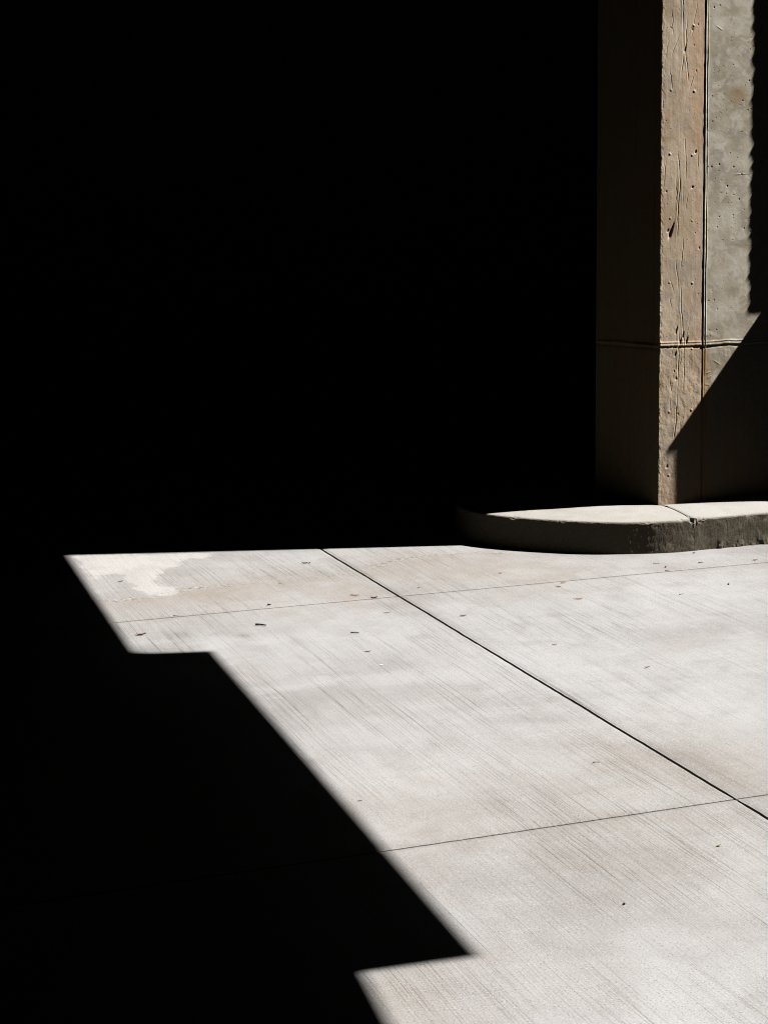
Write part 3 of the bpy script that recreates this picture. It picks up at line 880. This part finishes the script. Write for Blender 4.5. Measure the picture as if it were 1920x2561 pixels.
def kerb_part(name, s0, s1, label):
    svals = [s0]
    s = s0
    while s < s1 - 1e-6:
        c = catmull(s)
        vis = -0.1 < c[0] < 2.0 and c[1] < 8.5
        s = min(s + (0.005 if vis else 0.05), s1)
        svals.append(s)
    svals = np.array(svals)
    prof = [('f', 0.0), ('f', .01), ('f', .02), ('f', .03), ('f', .045), ('f', .06), ('f', .075), ('f', .09), ('f', .10), ('f', .11), ('f', .118), ('f', .124),
            ('b', 10), ('b', 30), ('b', 50), ('b', 70), ('b', 90)] + [('t', x) for x in (.006, .014, .025, .04, .06, .08, .10, .125, .15, .175, .2, .23, .26, .30, .36, .44, .55, .7, .85, 1.0)]
    rows = []; fm = []
    n = len(svals)
    pts = np.array([catmull(s) for s in svals]); bk = np.array([kerb_back(s) for s in svals])
    inw = bk - pts; ln = np.hypot(*inw.T); inw = inw / ln[:, None]
    tang = np.gradient(pts, axis=0); nrm = np.stack([-tang[:, 1], tang[:, 0]], 1); nrm /= np.hypot(*nrm.T)[:, None]
    if (nrm[0] @ WN) < 0:
        nrm = -nrm                                    # outwards
    near_j = np.exp(-np.abs(svals - sj) / 0.05)
    chip = np.clip(fbm(svals * 14, svals * 0, 131, 4) - 0.30, 0, 1) * 0.016 + np.exp(-(np.abs(svals - sj) / 0.045) ** 2) * np.clip(fbm(svals * 60, svals * 0 + 4, 133, 3) + 0.55, 0, 1) * 0.040
    RB = 0.010 + chip
    end = np.minimum(svals - s0, s1 - svals)
    for kind, x in prof:
        if kind == 'f':
            rise = x / 0.124
            zz_ = rise * (0.14 - RB)
            out = 0.002 * (1 - rise)
            rough = fbm(svals * 45, svals * 0 + x * 60, 135, 4) * 0.0008 + fbm(svals * 140, svals * 0 + x * 150, 145, 3) * 0.0010 + near_j * fbm(svals * 60, svals * 0 + x * 70, 136, 3) * 0.0015
            rough = rough + np.where(svals < sj - 0.12, 1, 0) * max(0, 0.05 - x) / 0.05 * np.clip(fbm(svals * 30, svals * 0 + x * 40, 137, 3), 0, 1) * 0.022
            xy = pts + nrm * (out + rough)[:, None]
            z_ = zz_ + fbm(svals * 30, svals * 0 + x * 30, 138, 2) * 0.001 * (x > 0)
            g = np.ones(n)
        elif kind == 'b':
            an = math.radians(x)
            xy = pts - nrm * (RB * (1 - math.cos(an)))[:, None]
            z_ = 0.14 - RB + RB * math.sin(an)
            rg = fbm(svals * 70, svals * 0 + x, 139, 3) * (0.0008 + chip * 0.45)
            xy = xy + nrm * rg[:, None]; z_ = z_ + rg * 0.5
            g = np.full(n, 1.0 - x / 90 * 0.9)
        else:
            if x < 0.2:
                q = pts - nrm * np.minimum(RB + x, 0.6 * ln)[:, None]
                lin = pts + inw * (RB + x)[:, None]
                m = x / 0.2
                xy = q * (1 - m) + lin * m
                dist = RB + x
            else:
                k = (x - 0.2) / 0.8
                dist = (RB + 0.2) + (np.maximum(ln - RB - 0.2, 0.0)) * k
                xy = pts + inw * dist[:, None]
            z_ = 0.14 + 0.088 * np.minimum(dist, 0.34) + fbm(svals * 5, svals * 0 + x * 6, 141, 3) * 0.0012
            t_w = (xy - P) @ WT
            z_ = z_ + 0.040 * np.clip(t_w - 0.08, 0, 0.5) * smooth(np.minimum(dist, 0.3) + 0 * ln, 0.03, 0.16)
            z_ = z_ - 0.004 * np.exp(-end / 0.006)
            g = np.zeros(n)
            bow = math.sin(math.pi * min(1, x / 0.28)) if x < 0.28 else 0.0
            jm = np.exp(-np.abs(svals - sj) / 0.12)
            xy = xy + WT * (0.016 * bow * jm)[:, None]
        if kind == 'f' or (kind == 'b' and x < 40):              # the joint is packed shut on the face
            shut = 0.0041 * np.exp(-end / 0.01) * (np.abs(svals - sj) < 0.1)
            tg = tang / np.hypot(*tang.T)[:, None]
            xy = xy + tg * (shut * np.where(svals > sj, -1, 1))[:, None]
        rows.append(np.column_stack([xy, z_])); fm.append(g)
    vv = np.array(rows); nr = len(rows)
    ff = grid_faces(nr, n, 0, True)
    allv = vv.reshape(-1, 3)
    fa = np.array(fm).ravel()
    # end caps, down to the ground
    for col in (0, n - 1):
        b = len(allv)
        line_ = vv[:, col, :].copy(); line_[:, 2] = 0.0
        allv = np.vstack([allv, line_]); fa = np.concatenate([fa, np.ones(nr)])
        for i in range(nr - 1):
            ff.append((i * n + col, (i + 1) * n + col, b + i + 1, b + i))
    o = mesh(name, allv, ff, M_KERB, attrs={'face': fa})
    tag(o, label, 'kerb', 'cast kerb sections of the island')
    return o


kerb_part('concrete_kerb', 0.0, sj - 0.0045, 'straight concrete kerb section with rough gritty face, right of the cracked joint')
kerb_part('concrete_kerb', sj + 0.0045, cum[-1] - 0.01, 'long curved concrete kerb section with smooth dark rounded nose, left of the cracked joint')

# ------------------------------------------------------------------ litter
M_LEAF = mat_plain('dry_leaf', (0.085, 0.040, 0.022), (0.16, 0.085, 0.045), 60, 0.8, 0.0004)
M_RED = mat_plain('red_dry_leaf', (0.17, 0.088, 0.062), (0.29, 0.165, 0.12), 60, 0.8, 0.0004)
M_TAN = mat_plain('tan_dry_leaf', (0.21, 0.15, 0.09), (0.30, 0.22, 0.14), 60, 0.8, 0.0004)
M_BLACK = mat_plain('dark_bark', (0.010, 0.008, 0.007), (0.028, 0.021, 0.016), 80, 0.9, 0.0004)
M_STONE = mat_plain('crushed_stone', (0.20, 0.18, 0.155), (0.34, 0.32, 0.29), 60, 0.9, 0.0006)
M_PAPER = mat_plain('white_paper', (0.60, 0.60, 0.58), (0.70, 0.70, 0.68), 60, 0.8, 0.0001)
R = random.Random(5)


def leaf_mesh(ln, wd, curl, seed):
    r = random.Random(seed)
    v, f = [], []
    n, m = 10, 4
    for i in range(n + 1):
        s = i / n
        w_ = wd * (math.sin(math.pi * min(1, s * 0.92 + 0.06)) ** 0.8) * (1 + r.uniform(-.18, .18))
        for j in range(-m, m + 1):
            y = j / m * w_ * 0.5
            z = curl * ln * (abs(j / m) ** 1.6 * 0.45 + 0.35 * (2 * s - 1) ** 2) + r.uniform(0, .02) * ln
            v.append(((s - .5) * ln, y * (1 - 0.35 * curl), z + 0.0008))
    k = 2 * m + 1
    for i in range(n):
        for j in range(2 * m):
            f.append((i * k + j, (i + 1) * k + j, (i + 1) * k + j + 1, i * k + j + 1))
    # stalk
    b = len(v)
    for i, x in enumerate((-.5, -.62, -.76)):
        for dy, dz in ((.012, 0), (-.012, 0), (0, .02)):
            v.append((x * ln, dy * ln + .03 * i * ln, dz * ln + curl * ln * .35 * (1 - i / 2) + 0.0006))
    for i in range(2):
        for j in range(3):
            f.append((b + i * 3 + j, b + i * 3 + (j + 1) % 3, b + (i + 1) * 3 + (j + 1) % 3, b + (i + 1) * 3 + j))
    return v, f


def twig_mesh(ln, rad, bend, seed, fork=False):
    r = random.Random(seed)
    v, f = [], []

    def tube(p, q, r0, r1, n=6, bow=0.0):
        b = len(v)
        p, q = np.array(p), np.array(q)
        d = (q - p); sd = np.array([-d[1], d[0], 0]); sd = sd / (np.linalg.norm(sd) + 1e-9)
        for i in range(n + 1):
            s = i / n
            c = p + d * s + sd * bow * math.sin(math.pi * s) + np.array([0, 0, r.uniform(0, .3) * r0])
            rr = (r0 + (r1 - r0) * s) * r.uniform(.8, 1.2)
            for j in range(6):
                a = j * math.pi / 3
                o_ = sd * math.cos(a) * rr + np.array([0, 0, 1]) * math.sin(a) * rr
                v.append(tuple(c + o_))
        for i in range(n):
            for j in range(6):
                f.append((b + i * 6 + j, b + i * 6 + (j + 1) % 6, b + (i + 1) * 6 + (j + 1) % 6, b + (i + 1) * 6 + j))
        f.append(tuple(b + j for j in range(5, -1, -1))); f.append(tuple(b + n * 6 + j for j in range(6)))
    tube((-ln / 2, 0, rad), (ln / 2, 0, rad), rad, rad * .6, 8, bend * ln)
    if fork:
        tube((0, bend * ln, rad), (ln * .3, bend * ln + ln * .28, rad * 1.4), rad * .6, rad * .35, 5, .02 * ln)
    return v, f


def crumb_mesh(sz, seed):
    r = random.Random(seed)
    v, f = [], []
    n, m = 5, 8
    v.append((0, 0, -sz * .3))
    for i in range(1, n):
        for j in range(m):
            th, ph = math.pi * i / n, 2 * math.pi * j / m
            q = sz * .5 * r.uniform(.72, 1.15)
            v.append((q * math.sin(th) * math.cos(ph) * 1.25, q * math.sin(th) * math.sin(ph), -q * math.cos(th) * .75))
    v.append((0, 0, sz * .36))
    for j in range(m):
        f.append((0, 1 + (j + 1) % m, 1 + j))
        f.append((len(v) - 1, 1 + (n - 2) * m + j, 1 + (n - 2) * m + (j + 1) % m))
    for i in range(n - 2):
        for j in range(m):
            f.append((1 + i * m + j, 1 + i * m + (j + 1) % m, 1 + (i + 1) * m + (j + 1) % m, 1 + (i + 1) * m + j))
    return [(x, y, z + sz * .3) for x, y, z in v], f


def drop(name, kind, u, v, size, ang, mat, label, cat, group, z=0.0, **kw):
    p = gp(u, v, z)
    if kind == 'leaf':
        vv, ff = leaf_mesh(size * 0.75, size * 0.7 * kw.get('wd', .45), kw.get('curl', .5) * 0.38, int(u * 7 + v))
    elif kind == 'twig':
        vv, ff = twig_mesh(size, kw.get('rad', .0022), kw.get('bend', .06), int(u * 7 + v), kw.get('fork', False))
    else:
        vv, ff = crumb_mesh(size, int(u * 7 + v))
    o = mesh(name, vv, ff, mat, smoothed=(kind != 'crumb'))
    o.location = (p[0], p[1], p[2])
    o.rotation_euler = (0, 0, math.radians(ang))
    tag(o, label, cat, group)
    return o


GL, GT, GS = 'dry leaves scattered on the pavement', 'twigs scattered on the pavement', 'stone crumbs around the kerb'
for a in (
    ('dry_leaf', 'leaf', 353, 1588, .045, 10, M_RED, 'reddish curled leaf on left slab just above the notch in the shadow', .55, .6),
    ('dry_leaf', 'leaf', 302, 1455, .026, 20, M_BLACK, 'dark leaf scrap lying inside the edge of the pale spilled stain', .6, .5),
    ('dry_leaf', 'leaf', 762, 1410, .034, 0, M_LEAF, 'brown crumpled leaf near the far shadow edge, left of the dark joint', .4, .8),
    ('dry_leaf', 'leaf', 774, 1409, .022, 60, M_BLACK, 'small blackish leaf crumb beside the brown crumpled leaf at the far edge', .4, .8),
    ('dry_leaf', 'leaf', 886, 1490, .046, 165, M_RED, 'red-brown leaf with long stalk on the far thin joint', .3, .35),
    ('dry_leaf', 'leaf', 935, 1497, .036, 15, M_LEAF, 'dark brown curled leaf lying closest to where the joints cross', .4, .9),
    ('dry_leaf', 'leaf', 1047, 1470, .016, 5, M_BLACK, 'tiny black leaf fragment just right of the crossing of joints', .6, .5),
    ('dry_leaf', 'leaf', 1158, 1541, .032, 5, M_LEAF, 'thin brown leaf lying alone right of the dark joint', .3, .6),
    ('dry_leaf', 'leaf', 1396, 1468, .028, 350, M_LEAF, 'lower of two brown leaf scraps on the slab below the kerb nose', .3, .5),
    ('dry_leaf', 'leaf', 1408, 1458, .028, 20, M_RED, 'upper of two reddish leaf scraps on the slab below the kerb nose', .4, .4),
    ('dry_leaf', 'leaf', 1447, 1498, .042, 355, M_RED, 'flat reddish leaf in open slab under the middle of the kerb', .35, .3),
    ('dry_leaf', 'leaf', 1251, 1434, .020, 340, M_RED, 'small dark red leaf bit between kerb nose and far thin joint', .5, .5),
    ('dry_leaf', 'leaf', 920, 1630, .030, 10, M_RED, 'faint red leaf with thin stalk left of the dark joint, mid slab', .4, .3),
    ('dry_leaf', 'leaf', 968, 1533, .034, 3, M_TAN, 'thin pale tan leaf sliver below the crossing of the joints', .2, .4),
    ('dry_leaf', 'leaf', 1618, 1670, .024, 20, M_TAN, 'curled tan leaf alone in the middle of the right-hand slab', .5, .7),
    ('dry_leaf', 'leaf', 1798, 2116, .018, 30, M_TAN, 'greyish crumpled leaf nearest the viewer, below the near thin joint', .6, .6),
    ('dry_leaf', 'leaf', 1888, 1401, .030, 20, M_RED, 'reddish leaf on the far thin joint at the right', .35, .5),
    ('dry_leaf', 'leaf', 700, 1310 + 150, .016, 0, M_LEAF, 'small brown leaf speck on the rough pour line left of dark joint', .5, .5),
):
    drop(a[0], a[1], a[2], a[3], a[4], a[5], a[6], a[7], 'leaf', GL, wd=a[8], curl=a[9])
for a in (
    ('twig', 652, 1565, .042, -22, M_BLACK, 'short thick black stick lying alone on the left slab', .0035, .03, False),
    ('twig', 887, 1584, .030, -8, M_BLACK, 'small dark twig below the red-brown stalked leaf', .0022, .10, False),
    ('twig', 440, 1542, .022, -10, M_LEAF, 'tiny brown twig just below the far thin joint, left slab', .0018, .04, False),
    ('twig', 673, 1514, .014, 10, M_BLACK, 'black fleck of bark on the far thin joint', .0030, .04, False),
    ('twig', 1490, 1908, .020, 0, M_BLACK, 'thin dark twig on the middle slab left of the long dark joint', .0013, .05, False),
    ('twig', 900, 2004, .012, 15, M_BLACK, 'tiny forked twig close to the long diagonal shadow edge', .0008, .05, True),
    ('twig', 1752, 1408, .022, 8, M_LEAF, 'brown curved twig on the strip of slab under the straight kerb', .0018, .10, False),
    ('twig', 1668, 1429, .018, -25, M_BLACK, 'dark slanting twig just under the far thin joint, below kerb crack', .0018, .05, False),
    ('twig', 1642, 1410, .030, 5, M_TAN, 'pale long twig between the kerb foot and far thin joint', .0014, .10, True),
    ('twig', 1735, 1384, .012, 0, M_BLACK, 'black twig stub right at the foot of the kerb', .0022, .04, False),
    ('twig', 1703, 1487, .022, 30, M_LEAF, 'thin brown twig in the bright slab right of the dark joint', .0012, .08, False),
    ('twig', 1386, 1613, .016, 10, M_LEAF, 'tiny brown twig in the centre of the right-hand slab', .0014, .06, False),
):
    drop(a[0], 'twig', a[1], a[2], a[3], a[4], a[5], a[6], 'twig', GT, rad=a[7], bend=a[8], fork=a[9])
drop('paper_scrap', 'leaf', 952, 1664, .030, 30, M_PAPER, 'thin white paper sliver on the middle slab left of dark joint', 'paper scrap', None, wd=.18, curl=.1)
for u, v, sz, z, lab in (
    (1733, 1304, .016, .125, 'pale broken crumb lodged in the top of the kerb joint'),
    (1741, 1305, .012, .122, 'small grey crumb beside the pale one in the kerb joint'),
    (1664, 1419, .008, 0.0, 'dark round pebble between the kerb foot and thin joint'),
    (1868, 1362, .016, 0.0, 'grey stone chip against the kerb foot, left of the larger ones'),
    (1889, 1360, .020, 0.0, 'larger grey stone chip against the foot of the straight kerb'),
    (1906, 1357, .017, 0.0, 'stone chip against the kerb foot farthest to the right'),
    (1691, 1380, .008, 0.0, 'tiny stone crumb at the foot of the kerb below the joint'),
    (1821, 1462, .008, 0.0, 'black pebble on the bright slab at the right'),
    (1560, 2263, .006, 0.0, 'black pebble on the near slab by the lower shadow tip'),
):
    drop('stone_crumb', 'crumb', u, v, sz, 20, M_BLACK if 'black' in lab or 'dark' in lab else M_STONE, lab, 'pebble', GS, z=z)
